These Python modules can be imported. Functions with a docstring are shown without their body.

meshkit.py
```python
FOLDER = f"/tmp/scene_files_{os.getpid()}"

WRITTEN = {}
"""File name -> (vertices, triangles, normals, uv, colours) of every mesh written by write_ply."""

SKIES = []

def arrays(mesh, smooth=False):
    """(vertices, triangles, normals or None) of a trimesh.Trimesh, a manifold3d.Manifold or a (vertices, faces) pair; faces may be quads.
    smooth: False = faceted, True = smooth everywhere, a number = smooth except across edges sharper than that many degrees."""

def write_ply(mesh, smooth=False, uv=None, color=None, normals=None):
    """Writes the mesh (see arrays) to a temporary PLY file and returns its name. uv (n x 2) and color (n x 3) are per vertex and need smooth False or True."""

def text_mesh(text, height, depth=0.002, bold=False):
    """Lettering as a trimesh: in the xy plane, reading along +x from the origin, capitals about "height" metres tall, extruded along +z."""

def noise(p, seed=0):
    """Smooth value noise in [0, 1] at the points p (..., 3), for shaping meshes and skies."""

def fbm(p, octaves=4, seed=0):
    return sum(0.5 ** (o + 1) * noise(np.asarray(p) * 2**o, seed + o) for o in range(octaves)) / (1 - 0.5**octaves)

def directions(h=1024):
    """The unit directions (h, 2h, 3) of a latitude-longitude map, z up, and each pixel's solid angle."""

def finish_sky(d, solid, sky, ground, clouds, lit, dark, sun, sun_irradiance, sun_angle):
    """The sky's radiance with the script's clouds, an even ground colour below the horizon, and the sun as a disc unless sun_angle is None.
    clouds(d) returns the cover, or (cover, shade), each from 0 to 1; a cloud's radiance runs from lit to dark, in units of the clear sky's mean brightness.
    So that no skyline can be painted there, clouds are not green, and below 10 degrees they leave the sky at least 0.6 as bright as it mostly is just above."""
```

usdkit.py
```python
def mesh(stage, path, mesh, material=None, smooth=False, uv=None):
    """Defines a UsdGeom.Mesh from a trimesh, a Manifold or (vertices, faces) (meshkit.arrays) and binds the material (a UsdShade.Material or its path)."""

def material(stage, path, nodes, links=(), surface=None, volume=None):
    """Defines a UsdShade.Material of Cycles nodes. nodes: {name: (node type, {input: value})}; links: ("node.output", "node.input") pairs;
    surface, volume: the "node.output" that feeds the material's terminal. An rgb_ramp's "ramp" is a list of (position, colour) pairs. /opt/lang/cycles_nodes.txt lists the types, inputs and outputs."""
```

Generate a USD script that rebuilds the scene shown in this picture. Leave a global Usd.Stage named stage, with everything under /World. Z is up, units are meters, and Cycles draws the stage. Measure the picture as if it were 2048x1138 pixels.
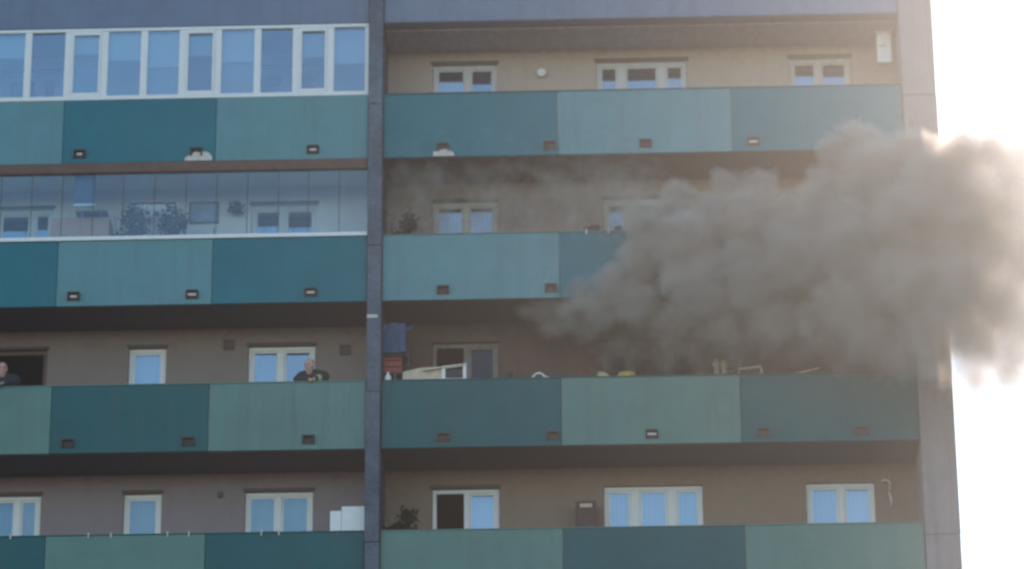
import math, random
import numpy as np, trimesh, manifold3d, usdkit, meshkit
from pxr import Usd, UsdGeom, UsdLux, UsdShade, Gf, Sdf, Vt
from shapely.geometry import box as sbox, Polygon
from shapely.ops import unary_union

stage = Usd.Stage.CreateInMemory()
UsdGeom.SetStageUpAxis(stage, 'Z')
UsdGeom.SetStageMetersPerUnit(stage, 1.0)
world = UsdGeom.Xform.Define(stage, '/World')
stage.SetDefaultPrim(world.GetPrim())
UsdGeom.Scope.Define(stage, '/World/Looks')

# ------------------------------------------------------------------ camera
FPX, PITCH, YAW, ROLL = 6952.87, 0.37017616, -0.02929939, -0.00695841
EYE = np.array([0.0, -56.27705, -24.29084])
EXPOSURE = 0.13
_f = np.array([math.sin(YAW) * math.cos(PITCH), math.cos(YAW) * math.cos(PITCH), math.sin(PITCH)])
_r = np.array([math.cos(YAW), -math.sin(YAW), 0.0])
_u = np.cross(_r, _f)
RIGHT = math.cos(ROLL) * _r + math.sin(ROLL) * _u
UP = -math.sin(ROLL) * _r + math.cos(ROLL) * _u
cam = UsdGeom.Camera.Define(stage, '/World/camera')
m4 = np.eye(4); m4[0, :3] = RIGHT; m4[1, :3] = UP; m4[2, :3] = -_f; m4[3, :3] = EYE
cam.AddTransformOp().Set(Gf.Matrix4d(m4.tolist()))
cam.CreateHorizontalApertureAttr(36.0)
cam.CreateVerticalApertureAttr(36.0 * 1138 / 2048)
cam.CreateFocalLengthAttr(36.0 * FPX / 2048)
cam.CreateClippingRangeAttr(Gf.Vec2f(0.5, 20000))
cam.CreateExposureAttr(EXPOSURE)
cam.CreateFStopAttr(1.0)
cam.CreateFocusDistanceAttr(44.0)

# ------------------------------------------------------------------ sky and sun
SUN_EL, SUN_AZ = math.radians(26.0), math.radians(13.5)     # azimuth from +y towards +x: behind the building, to the right
SUN = np.array([math.sin(SUN_AZ) * math.cos(SUN_EL), math.cos(SUN_AZ) * math.cos(SUN_EL), math.sin(SUN_EL)])
dome = UsdLux.DomeLight.Define(stage, '/World/sky')
sky_m = usdkit.material(stage, '/World/Looks/sky_air', {
    'sky': ('sky_texture', {'sky_type': 'single_scattering', 'sun_disc': False, 'sun_elevation': SUN_EL, 'sun_rotation': SUN_AZ,
                            'air_density': 1.3, 'aerosol_density': 0.25, 'ozone_density': 3.6, 'altitude': 100.0}),
    'tc': ('texture_coordinate', {}), 'mp': ('mapping', {'scale': (1.0, 1.0, 3.2)}), 'n': ('noise_texture', {'scale': 2.6, 'detail': 5.0, 'roughness': 0.55}),
    'r': ('rgb_ramp', {'ramp': [(0.48, (0, 0, 0)), (0.72, (0.14, 0.14, 0.14))]}),
    'bw': ('rgb_to_bw', {}), 'cl': ('mix_color', {'blend_type': 'multiply', 'fac': 1.0, 'b': (1.75, 1.75, 1.85), 'use_clamp': False}), 'mx': ('mix_color', {}),
    'b': ('background_shader', {'strength': 0.15})},
    [('tc.generated', 'mp.vector'), ('mp.vector', 'n.vector'), ('n.fac', 'r.fac'), ('sky.color', 'bw.color'), ('bw.val', 'cl.a'), ('r.color', 'mx.fac'), ('sky.color', 'mx.a'), ('cl.result', 'mx.b'), ('mx.result', 'b.color')], surface='b.background')
UsdShade.MaterialBindingAPI.Apply(dome.GetPrim()).Bind(sky_m)
dome.GetPrim().SetCustomDataByKey('kind', 'structure')
sun = UsdLux.DistantLight.Define(stage, '/World/sun')
sun.CreateIntensityAttr(1.2); sun.CreateNormalizeAttr(True); sun.CreateAngleAttr(0.5)
sun.CreateColorAttr(Gf.Vec3f(1.0, 0.72, 0.50))
z = SUN; x = np.cross([0, 0, 1.0], z); x /= np.linalg.norm(x); y = np.cross(z, x)
ms = np.eye(4); ms[0, :3] = x; ms[1, :3] = y; ms[2, :3] = z
sun.AddTransformOp().Set(Gf.Matrix4d(ms.tolist()))

# ------------------------------------------------------------------ helpers
def at(px, py, Y):
    """The point of the plane y = Y that the photograph shows at the pixel."""
    r = _f + RIGHT * (px - 1024) / FPX - UP * (py - 569) / FPX
    return EYE + r * (Y - EYE[1]) / r[1]

def X(px, py, Y): return float(at(px, py, Y)[0])
def Z(px, py, Y): return float(at(px, py, Y)[2])

_used = {}
def numbered(parent, name):
    k = _used.get((parent, name), 0); _used[(parent, name)] = k + 1
    return name if k == 0 else f'{name}_{k:03d}'

def path_of(o):
    return '/World' if o is None else str(o.GetPath())

def tag(o, label=None, cat=None, group=None, kind=None):
    for k, v in (('label', label), ('category', cat), ('group', group), ('kind', kind)):
        if v: o.SetCustomDataByKey(k, v)
    return o

def obj(name, mesh, mat, parent=None, smooth=35, label=None, cat=None, group=None, kind=None):
    p = path_of(parent)
    m = usdkit.mesh(stage, f'{p}/{numbered(p, name)}', mesh, mat, smooth=smooth)
    return tag(m.GetPrim(), label, cat, group, kind)

def thing(name, label, cat, group=None, kind=None, loc=None, parent=None):
    p = path_of(parent)
    x = UsdGeom.Xform.Define(stage, f'{p}/{numbered(p, name)}')
    if loc is not None: x.AddTranslateOp().Set(Gf.Vec3d(*map(float, loc)))
    return tag(x.GetPrim(), label, cat, group, kind)

def bx(x0, x1, y0, y1, z0, z1, r=0.0):
    """A box, with its edges chamfered by r."""
    if r <= 0:
        b = trimesh.creation.box((x1 - x0, y1 - y0, z1 - z0)); b.apply_translation(((x0 + x1) / 2, (y0 + y1) / 2, (z0 + z1) / 2)); return b
    p = []
    for sx, xx in ((1, x0), (-1, x1)):
        for sy, yy in ((1, y0), (-1, y1)):
            for sz, zz in ((1, z0), (-1, z1)):
                p += [(xx, yy + sy * r, zz + sz * r), (xx + sx * r, yy, zz + sz * r), (xx + sx * r, yy + sy * r, zz)]
    return trimesh.convex.convex_hull(np.array(p))

def cat(*ms): return trimesh.util.concatenate([m for g in ms for m in (g if isinstance(g, (list, tuple)) else [g])])

def bar(a, b, w, d=None, up=(0, 0, 1)):
    """A square bar from a to b."""
    a, b = np.asarray(a, float), np.asarray(b, float); d = d or w
    t = b - a; L = np.linalg.norm(t); t /= L
    s = np.cross(t, up); s = s / np.linalg.norm(s) if np.linalg.norm(s) > 1e-6 else np.array([1.0, 0, 0]); n = np.cross(s, t)
    m = bx(-w / 2, w / 2, -d / 2, d / 2, 0, L, min(w, d) * 0.12)
    M = np.eye(4); M[:3, 0], M[:3, 1], M[:3, 2], M[:3, 3] = s, n, t, a
    m.apply_transform(M); return m

def tube(pts, r, n=8):
    pts = [np.asarray(p, float) for p in pts]; out = []
    rr = r if hasattr(r, '__len__') else [r] * len(pts)
    t = np.gradient(np.array(pts), axis=0); t /= np.linalg.norm(t, axis=1, keepdims=True)
    ref = np.array([0, 0, 1.0]) if abs(t[:, 2]).mean() < .8 else np.array([1.0, 0, 0])
    a = np.cross(t, ref); a /= np.linalg.norm(a, axis=1, keepdims=True); b = np.cross(t, a)
    ang = np.arange(n) * 2 * math.pi / n
    v = np.concatenate([pts[i] + rr[i] * (np.cos(ang)[:, None] * a[i] + np.sin(ang)[:, None] * b[i]) for i in range(len(pts))] + [[pts[0]], [pts[-1]]])
    f = []
    for i in range(len(pts) - 1):
        for j in range(n):
            k = (j + 1) % n; p, q, s, u = i * n + j, i * n + k, (i + 1) * n + k, (i + 1) * n + j
            f += [(p, s, q), (p, u, s)]
    c0, c1 = len(v) - 2, len(v) - 1
    for j in range(n):
        k = (j + 1) % n; f += [(c0, j, k), (c1, (len(pts) - 1) * n + k, (len(pts) - 1) * n + j)]
    m = trimesh.Trimesh(v, f, process=False); m.fix_normals(); return m

def plate(poly, y0, y1):
    """A shapely polygon in (x, z) extruded from y0 to y1."""
    m = trimesh.creation.extrude_polygon(poly, y1 - y0, engine='earcut')
    v = m.vertices.copy(); m.vertices = np.stack([v[:, 0], y1 - v[:, 2], v[:, 1]], 1); m.fix_normals(); return m

# ------------------------------------------------------------------ materials
L = '/World/Looks/'
def painted(name, col, var=0.12, stain=0.0, stain_col=(0.10, 0.085, 0.07), rough=0.75, scale=1.3, bump=0.15, fine=60.0, spec=0.3):
    """Paint or render: two scales of tone, rain streaks running down, fine relief."""
    c = np.array(col)
    nodes = {'g': ('geometry', {}),
             'n1': ('noise_texture', {'scale': scale, 'detail': 5.0, 'roughness': 0.6}),
             'r1': ('rgb_ramp', {'ramp': [(0.25, tuple(c * (1 - var))), (0.5, tuple(c)), (0.78, tuple(np.minimum(c * (1 + var), 0.95)))]}),
             'n2': ('noise_texture', {'scale': fine, 'detail': 3.0}),
             'mp': ('mapping', {'scale': (3.2, 3.2, 0.22)}),
             'n3': ('noise_texture', {'scale': 1.6, 'detail': 6.0, 'roughness': 0.65}),
             'r3': ('rgb_ramp', {'ramp': [(0.50, (0, 0, 0)), (0.72, (1, 1, 1))]}),
             'ms': ('math', {'math_type': 'multiply', 'value2': stain}),
             'mx': ('mix_color', {'b': stain_col}),
             'bp': ('bump', {'strength': bump, 'distance': 0.01}),
             'p': ('principled_bsdf', {'roughness': rough, 'specular_ior_level': spec})}
    links = [('g.position', 'n1.vector'), ('n1.fac', 'r1.fac'), ('g.position', 'n2.vector'), ('g.position', 'mp.vector'), ('mp.vector', 'n3.vector'),
             ('n3.fac', 'r3.fac'), ('r3.color', 'ms.value1'), ('r1.color', 'mx.a'), ('ms.value', 'mx.fac'), ('mx.result', 'p.base_color'),
             ('n2.fac', 'bp.height'), ('bp.normal', 'p.normal')]
    return usdkit.material(stage, L + name, nodes, links, surface='p.BSDF')

def plain(name, col, rough=0.5, var=0.08, scale=9.0, metallic=0.0, spec=0.4):
    c = np.array(col)
    return usdkit.material(stage, L + name, {
        'tc': ('geometry', {}), 'n': ('noise_texture', {'scale': scale, 'detail': 4.0}),
        'r': ('rgb_ramp', {'ramp': [(0.3, tuple(c * (1 - var))), (0.7, tuple(np.minimum(c * (1 + var), .95)))]}),
        'p': ('principled_bsdf', {'roughness': rough, 'metallic': metallic, 'specular_ior_level': spec})},
        [('tc.position', 'n.vector'), ('n.fac', 'r.fac'), ('r.color', 'p.base_color')], surface='p.BSDF')

def glass(name, tint=(0.9, 0.95, 1.0), refl=(0.78, 0.95, 1.0), lo=0.24, wave=0.02, rough=0.01):
    """A window pane: see-through mixed with a mirror; slightly wavy. Each pane leans by its own geometry."""
    return usdkit.material(stage, L + name, {
        'g': ('geometry', {}), 'n': ('noise_texture', {'scale': 1.1, 'detail': 1.0}),
        'bp': ('bump', {'strength': wave, 'distance': 0.1}),
        't': ('transparent_bsdf', {'color': tint}), 's': ('glossy_bsdf', {'color': refl, 'roughness': rough}),
        'f': ('fresnel', {'IOR': 1.5}), 'a': ('math', {'math_type': 'add', 'value2': lo, 'use_clamp': True}),
        'm': ('mix_closure', {})},
        [('g.position', 'n.vector'), ('n.fac', 'bp.height'), ('bp.normal', 's.normal'), ('f.fac', 'a.value1'), ('a.value', 'm.fac'), ('t.BSDF', 'm.closure1'), ('s.BSDF', 'm.closure2')],
        surface='m.closure')

M = {}
M['teal_dark'] = painted('dark_teal_paint', (0.008, 0.158, 0.198), 0.10, 0.16)
M['teal_dark2'] = painted('deep_teal_paint', (0.009, 0.106, 0.116), 0.12, 0.2)
M['teal_light'] = painted('pale_teal_paint', (0.110, 0.268, 0.298), 0.09, 0.2)
M['teal_light2'] = painted('pale_green_teal_paint', (0.118, 0.230, 0.202), 0.10, 0.20)
M['teal_stained'] = painted('stained_pale_teal_paint', (0.118, 0.230, 0.210), 0.12, 0.45, (0.07, 0.10, 0.09))
M['pebble'] = usdkit.material(stage, L + 'pebbledash', {
    'g': ('geometry', {}), 'v': ('voronoi_texture', {'scale': 48.0}), 'n': ('noise_texture', {'scale': 1.4, 'detail': 6.0, 'roughness': 0.7}),
    'r': ('rgb_ramp', {'ramp': [(0.0, (0.085, 0.11, 0.15)), (0.5, (0.12, 0.15, 0.195)), (1.0, (0.17, 0.20, 0.24))]}),
    'r2': ('rgb_ramp', {'ramp': [(0.25, (0.5, 0.5, 0.54)), (0.5, (0.85, 0.84, 0.85)), (0.75, (1.2, 1.2, 1.18))]}),
    'mx': ('mix_color', {'blend_type': 'multiply', 'fac': 1.0}), 'bp': ('bump', {'strength': 0.5, 'distance': 0.012}), 'p': ('principled_bsdf', {'roughness': 0.9, 'specular_ior_level': 0.2})},
    [('g.position', 'v.vector'), ('g.position', 'n.vector'), ('v.color', 'r.fac'), ('n.fac', 'r2.fac'), ('r.color', 'mx.a'), ('r2.color', 'mx.b'), ('mx.result', 'p.base_color'), ('v.distance', 'bp.height'), ('bp.normal', 'p.normal')], surface='p.BSDF')
M['end_wall'] = painted('pale_grey_render', (0.26, 0.235, 0.24), 0.12, 0.3, rough=0.85)
M['beam'] = painted('grey_pebble_beam', (0.150, 0.200, 0.290), 0.14, 0.25, (0.08, 0.10, 0.10), rough=0.9, bump=0.4, fine=45)
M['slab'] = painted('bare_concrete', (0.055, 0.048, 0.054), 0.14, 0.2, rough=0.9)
M['wall_cream_lit'] = painted('cream_lit_wall_paint', (0.44, 0.35, 0.29), 0.06, 0.08)  # cream paint, lifted to carry the stronger light on the top storey
M['wall_smoky'] = painted('greyed_beige_wall_paint', (0.33, 0.26, 0.23), 0.12, 0.25, (0.16, 0.13, 0.11))
M['wall_soot'] = painted('sooty_brown_wall_paint', (0.12, 0.072, 0.055), 0.25, 0.45, (0.06, 0.05, 0.045))
M['wall_ochre'] = painted('ochre_brown_wall_paint', (0.25, 0.175, 0.125), 0.07, 0.08)
M['wall_ceiling'] = painted('grey_beige_ceiling_paint', (0.42, 0.385, 0.375), 0.08, 0.12)
M['wall_white'] = painted('white_wall_paint', (0.84, 0.83, 0.80), 0.05, 0.05)
M['wall_brown'] = painted('taupe_wall_paint', (0.235, 0.185, 0.165), 0.08, 0.10)
M['wall_mauve'] = painted('mauve_grey_wall_paint', (0.255, 0.205, 0.21), 0.08, 0.10)
M['pvc'] = plain('white_window_plastic', (0.78, 0.77, 0.75), 0.35, 0.03)
M['pvc_grey'] = plain('greyed_window_plastic', (0.58, 0.57, 0.57), 0.4, 0.05)
M['pvc_dirty'] = plain('yellowed_window_paint', (0.52, 0.49, 0.43), 0.5, 0.08)
M['pvc_soot'] = plain('sooty_window_paint', (0.22, 0.19, 0.17), 0.6, 0.15)
M['metal_white'] = plain('white_metal_sill', (0.80, 0.80, 0.80), 0.4, 0.04)
M['brown_wood'] = plain('brown_stained_wood', (0.13, 0.070, 0.050), 0.6, 0.2)
M['trim_and_shadow'] = plain('dark_trim_and_shadow', (0.10, 0.085, 0.07), 0.8, 0.15)  # dark trim; over the window heads it stands for a shadow line
M['room'] = plain('dim_room_plaster', (0.16, 0.14, 0.12), 0.9, 0.1, 2.0)
M['soot_room'] = plain('burnt_room_plaster', (0.03, 0.027, 0.025), 0.9, 0.2, 2.0)
M['curtain_pale'] = plain('pale_curtain_cloth', (0.30, 0.31, 0.34), 0.9, 0.06, 5.0)
M['curtain_blue'] = plain('blue_grey_curtain_cloth', (0.18, 0.25, 0.34), 0.9, 0.10, 5.0)
M['curtain_tan'] = plain('warm_grey_curtain_cloth', (0.42, 0.36, 0.33), 0.9, 0.08, 5.0)
M['blind_white'] = plain('white_blind_cloth', (0.72, 0.74, 0.74), 0.8, 0.03)
M['glass'] = glass('window_glass')
M['glass_soot'] = glass('smoked_window_glass', tint=(0.45, 0.42, 0.40), lo=0.0)
M['glass_top'] = glass('balcony_window_glass', tint=(0.82, 0.9, 0.96), lo=0.26, wave=0.06)
M['glass_dull'] = glass('dull_window_glass', lo=0.13, tint=(0.8, 0.88, 0.9))
M['glass_thin'] = glass('frameless_glazing_glass', tint=(0.94, 0.98, 1.0), lo=0.04, wave=0.015)
M['dark'] = plain('black_rubber', (0.03, 0.03, 0.033), 0.6)
M['spout'] = plain('rusty_dark_iron', (0.045, 0.036, 0.034), 0.7, 0.3, 30)
M['spout_red'] = plain('rust_red_iron', (0.10, 0.058, 0.05), 0.7, 0.3, 30)
M['plaster'] = plain('crumbling_pale_plaster', (0.62, 0.57, 0.50), 0.9, 0.15, 25)
M['white'] = plain('white_enamel', (0.80, 0.80, 0.78), 0.35, 0.04)
M['blue_tarp'] = plain('blue_tarpaulin_cloth', (0.014, 0.075, 0.19), 0.45, 0.2, 6)
M['red'] = plain('faded_red_plastic', (0.42, 0.075, 0.05), 0.5, 0.15)
M['dull_red'] = plain('dull_red_cloth', (0.13, 0.045, 0.038), 0.9, 0.25, 7)
M['pale_wood'] = plain('pale_chipboard', (0.58, 0.46, 0.34), 0.7, 0.14, 14)
M['tan_wood'] = plain('tan_varnished_wood', (0.30, 0.22, 0.14), 0.5, 0.12, 14)
M['brown_panel'] = plain('brown_cupboard_wood', (0.085, 0.040, 0.030), 0.55, 0.15, 10)
M['yellow'] = plain('yellow_cloth', (0.44, 0.31, 0.06), 0.8, 0.2, 20)
M['pale_yellow'] = plain('straw_yellow_cloth', (0.42, 0.36, 0.22), 0.8, 0.15, 20)
M['pink'] = plain('salmon_cupboard_paint', (0.62, 0.40, 0.34), 0.6, 0.06)
M['leaf'] = usdkit.material(stage, L + 'leaf_green', {
    'g': ('geometry', {}), 'r': ('rgb_ramp', {'ramp': [(0, (0.02, 0.045, 0.018)), (1, (0.06, 0.11, 0.04))]}),
    'd': ('diffuse_bsdf', {}), 't': ('translucent_bsdf', {}), 'm': ('mix_closure', {'fac': 0.3})},
    [('g.random_per_island', 'r.fac'), ('r.color', 'd.color'), ('r.color', 't.color'), ('d.BSDF', 'm.closure1'), ('t.BSDF', 'm.closure2')], surface='m.closure')
M['leaf_dull'] = plain('dull_blue_green_leaf', (0.07, 0.13, 0.125), 0.8, 0.3, 12)
M['stem'] = plain('plant_stem', (0.10, 0.085, 0.05), 0.8)
M['pot'] = plain('dark_flower_box_plastic', (0.045, 0.042, 0.05), 0.5)
M['pot_red'] = plain('brown_clay_pot', (0.16, 0.055, 0.045), 0.8)
M['skin'] = plain('skin', (0.58, 0.33, 0.26), 0.5, 0.06, 20)
M['jacket'] = plain('black_jacket_cloth', (0.016, 0.019, 0.026), 0.8, 0.3, 12)
M['trousers'] = plain('dark_trouser_cloth', (0.02, 0.022, 0.03), 0.85, 0.2)
M['hivis'] = plain('yellow_green_reflective_cloth', (0.30, 0.40, 0.18), 0.6, 0.05)
M['hair'] = plain('short_brown_hair', (0.14, 0.085, 0.06), 0.8, 0.2, 60)
M['eye'] = plain('eye_dark', (0.05, 0.04, 0.035), 0.2)
M['lip'] = plain('lip_skin', (0.42, 0.18, 0.15), 0.5)
M['steel'] = plain('dull_steel', (0.35, 0.36, 0.38), 0.4, 0.1, 20, 0.8)
M['picture'] = plain('grey_blue_picture_paper', (0.30, 0.38, 0.50), 0.6, 0.3, 4)
M['blue_board'] = plain('slate_blue_board', (0.06, 0.14, 0.26), 0.6, 0.1)
M['ground'] = painted('grey_courtyard_ground', (0.055, 0.055, 0.052), 0.3, 0.0, scale=0.2, fine=8)

# ------------------------------------------------------------------ ground and building
GROUND = -26.0
H, PH, D, TH = 2.7, 1.217, 1.255, 0.28       # storey height, parapet height, balcony depth, wall thickness
def zb(k): return -H * (k - 1)                # underside of the slab of storey k (1 = top)
XL, COL0, COL1, E0, E1 = -17.76, -4.17, -3.92, 5.28, 5.87
BACK = 11.0
g = trimesh.creation.box((880, 880, 0.5)); g.apply_translation((0, 0, GROUND - 0.25))
obj('ground', g, M['ground'], smooth=False, kind='structure', label='grey open courtyard ground below the building')

B = thing('apartment_building', 'tall concrete apartment block with teal balcony parapets', 'building')
def part(name, mesh, mat, label=None, parent=None, smooth=35, kind=None):
    return obj(name, mesh, M[mat] if isinstance(mat, str) else mat, parent or B, smooth=smooth, label=label, kind=kind)

JO = [GROUND] + [GROUND + 2.7 + 2.7 * i for i in range(20) if GROUND + 2.7 + 2.7 * i < 4.2] + [None]
rj = random.Random(11)
for i in range(len(JO) - 1):
    za, zc = JO[i] + .004, (JO[i + 1] - .004) if JO[i + 1] is not None else None
    o = rj.uniform(-.006, .006)
    part('end_wall', bx(E0 + o * .3, E1 + o, -0.05 + o, BACK, za, zc if zc else 4.6, 0.012), 'end_wall', 'pale grey end wall block at the right corner')
    o = rj.uniform(-.008, .008)
    part('dividing_wall', bx(COL0 + o * .5, COL1 + o * .5, -0.11 + o, D, za, zc if zc else 4.58, 0.015), 'pebble', 'blue grey pebbledash wall end between the two balcony rows')
c = at(744, 632, -.12); part('plaster_patch', bx(c[0] - .09, c[0] + .10, -.127, -.10, c[2] - .035, c[2] + .03, .012), 'plaster')
part('side_wall', bx(XL - 0.3, XL, -0.05, BACK, GROUND, 4.6, 0.02), 'end_wall')
part('rear_wall', bx(XL - 0.3, E1, BACK + 0.003, BACK + 0.3, GROUND, 4.6), 'end_wall')
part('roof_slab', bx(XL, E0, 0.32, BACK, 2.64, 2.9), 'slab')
part('roof_beam', bx(XL, COL0, 0.0, 0.30, 2.632, 4.57, 0.02), 'beam', 'grey pebbledash beam above the white balcony windows')
part('roof_beam', bx(COL1, E0, 0.0, 0.30, 2.632, 4.57, 0.02), 'beam', 'grey pebbledash beam above the open top balcony')
for k in (1, 2, 3, 4, 5):
    for x0, x1 in ((XL, COL0), (COL1, E0)):
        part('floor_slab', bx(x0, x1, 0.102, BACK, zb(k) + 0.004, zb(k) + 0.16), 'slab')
part('lower_wall', bx(XL, E0, 0.02, 0.3, GROUND, zb(5) - 0.01), 'teal_dark2')
part('lower_wall', bx(XL, COL0, 0.0, 0.10, zb(5), zb(5) + PH), 'teal_light2')
part('lower_wall', bx(COL1, E0, 0.0, 0.10, zb(5), zb(5) + PH), 'teal_dark2')

LX = [XL, -15.04, -12.32, -9.60, -6.88, COL0]
RX = [COL1, -0.82, 2.25, E0]
for k in (1, 2, 3, 4):
    for side, xs in ((0, LX), (1, RX)):
        for i in range(len(xs) - 1):
            light = (i + k + (0 if side == 0 else 0)) % 2 == (1 if side == 0 else 1)
            if side == 0: light = (len(xs) - 2 - i) % 2 == (0 if k in (1, 3) else 1)
            else: light = i % 2 == (1 if k in (1, 3) else 0)
            mat = ('teal_light' if k < 3 else 'teal_light2') if light else ('teal_dark' if k < 3 else 'teal_dark2')
            if k == 3 and side == 0 and i == 4: mat = 'teal_stained'
            gl = 0.004 if i else 0.012; gr = 0.004 if i < len(xs) - 2 else 0.012
            dy = random.Random(k * 10 + i + side * 5).uniform(-0.004, 0.004)
            part('parapet_panel', bx(xs[i] + gl, xs[i + 1] - gr, 0.0 + dy, 0.098, zb(k), zb(k) + PH, 0.008), mat,
                 f"{'pale' if light else 'dark'} teal parapet panel")
# thin metal capping on the open parapets
for k in (1, 2, 3, 4):
    for side, (x0, x1) in enumerate(((XL, COL0), (COL1, E0))):
        if side == 0 and k < 3: continue
        part('capping', bx(x0 + .015, x1 - .015, -0.012, 0.112, zb(k) + PH + 0.002, zb(k) + PH + 0.022, 0.004), 'teal_light2' if (k + side) % 2 else 'teal_dark2')

# rainwater pockets low on the parapets
LSP, RSP = (-9.29, -7.22, -5.15), (-2.85, -0.97, 0.72, 2.62, 4.28)
def spout(x, k, mat, lining=None, patch=None):
    z0 = zb(k) + 0.17
    w, h = 0.105, 0.075
    sh = cat(bx(x - w, x + w, -0.075, 0.01, z0 + h - 0.03, z0 + h, 0.005), bx(x - w, x - w + 0.025, -0.06, 0.01, z0 - h, z0 + h - 0.031, 0.005),
             bx(x + w - 0.025, x + w, -0.06, 0.01, z0 - h, z0 + h - 0.031, 0.005), bx(x - w + .026, x + w - .026, -0.012, 0.01, z0 - h, z0 + h - .031))
    s = part('drain_spout', sh, mat)
    if lining:
        part('spout_lining', bx(x - w * lining, x + w * lining, -0.045, -0.014, z0 - 0.028, z0 + 0.02, 0.012), 'plaster', parent=s)
    if patch:
        rng = np.random.RandomState(int(abs(x) * 100) + k)
        t = np.linspace(0, math.pi, 11); rr = 1 + rng.uniform(-.12, .12, 11)
        poly = Polygon([(x + patch[0] + patch[1] * rr[i] * math.cos(t[i]), zb(k) + 0.004 + patch[2] * rr[i] * math.sin(t[i])) for i in range(11)])
        part('plaster_patch', plate(poly, -0.022, -0.004), 'plaster')
for k, side, sps in ((1, 0, [('spout', .5, None), ('spout', None, (0.06, .24, .17)), ('spout', .6, None)]),
                     (1, 1, [('spout_red', None, (0.01, .21, .13)), ('spout_red', None, None), ('spout', None, None), ('spout_red', .8, None), ('spout', None, None)]),
                     (2, 0, [('spout', .62, None), ('spout', .75, None), ('spout', .70, None)]),
                     (2, 1, [('spout', None, None), ('spout_red', None, None), ('spout', None, None), ('spout', None, None), ('spout', None, None)]),
                     (3, 0, [('spout', None, None), ('spout', None, None), ('spout', None, None)]),
                     (3, 1, [('spout_red', None, None), ('spout_red', None, None), ('spout', .8, None), ('spout_red', None, None), ('spout_red', None, None)])):
    for x, (mt, li, pa) in zip(LSP if side == 0 else RSP, sps):
        spout(x, k, mt, li, pa)

# ------------------------------------------------------------------ walls with openings, windows
WT = 2.20 + 0.16                    # window head above the slab underside
def zw(k): return zb(k) + WT
WALLY = D
def wall(k, x0, x1, openings, mat, label):
    z0, z1 = zb(k) + 0.162, zb(k) + H - 0.001 if k > 1 else 2.638
    p = sbox(x0, z0, x1, z1)
    for o in openings: p = p.difference(sbox(*o))
    return part('back_wall', plate(p, WALLY, WALLY + TH), mat, label)

def pleats(x0, x1, z0, z1, y, n=None, amp=0.022, seed=0):
    amp = min(amp, 0.004)
    n = n or max(6, int((x1 - x0) / 0.09)); rng = np.random.RandomState(seed)
    xs = np.linspace(x0, x1, 6 * n + 1); ph = np.cumsum(rng.uniform(.7, 1.3, len(xs))) * 2 * math.pi / 6
    ys = y + amp * np.sin(ph)
    v = np.concatenate([np.stack([xs, ys, np.full_like(xs, zz)], 1) for zz in (z0, z1)] + [np.stack([xs, ys + .004, np.full_like(xs, zz)], 1) for zz in (z0, z1)])
    m = len(xs); f = []
    for i in range(m - 1):
        f += [(i, i + 1, m + i + 1), (i, m + i + 1, m + i), (2 * m + i, 3 * m + i + 1, 2 * m + i + 1), (2 * m + i, 3 * m + i, 3 * m + i + 1)]
    return trimesh.Trimesh(v, f, process=False)

def tilted(x0, x1, z0, z1, y, rng, amt=0.006):
    """A glass pane that leans a little its own way."""
    m = bx(x0, x1, -0.003, 0.003, z0, z1)
    v = m.vertices.copy(); cx, cz = (x0 + x1) / 2, (z0 + z1) / 2
    v[:, 1] += (v[:, 0] - cx) * rng.uniform(-amt, amt) + (v[:, 2] - cz) * rng.uniform(-amt, amt) + y
    m.vertices = v; return m

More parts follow.
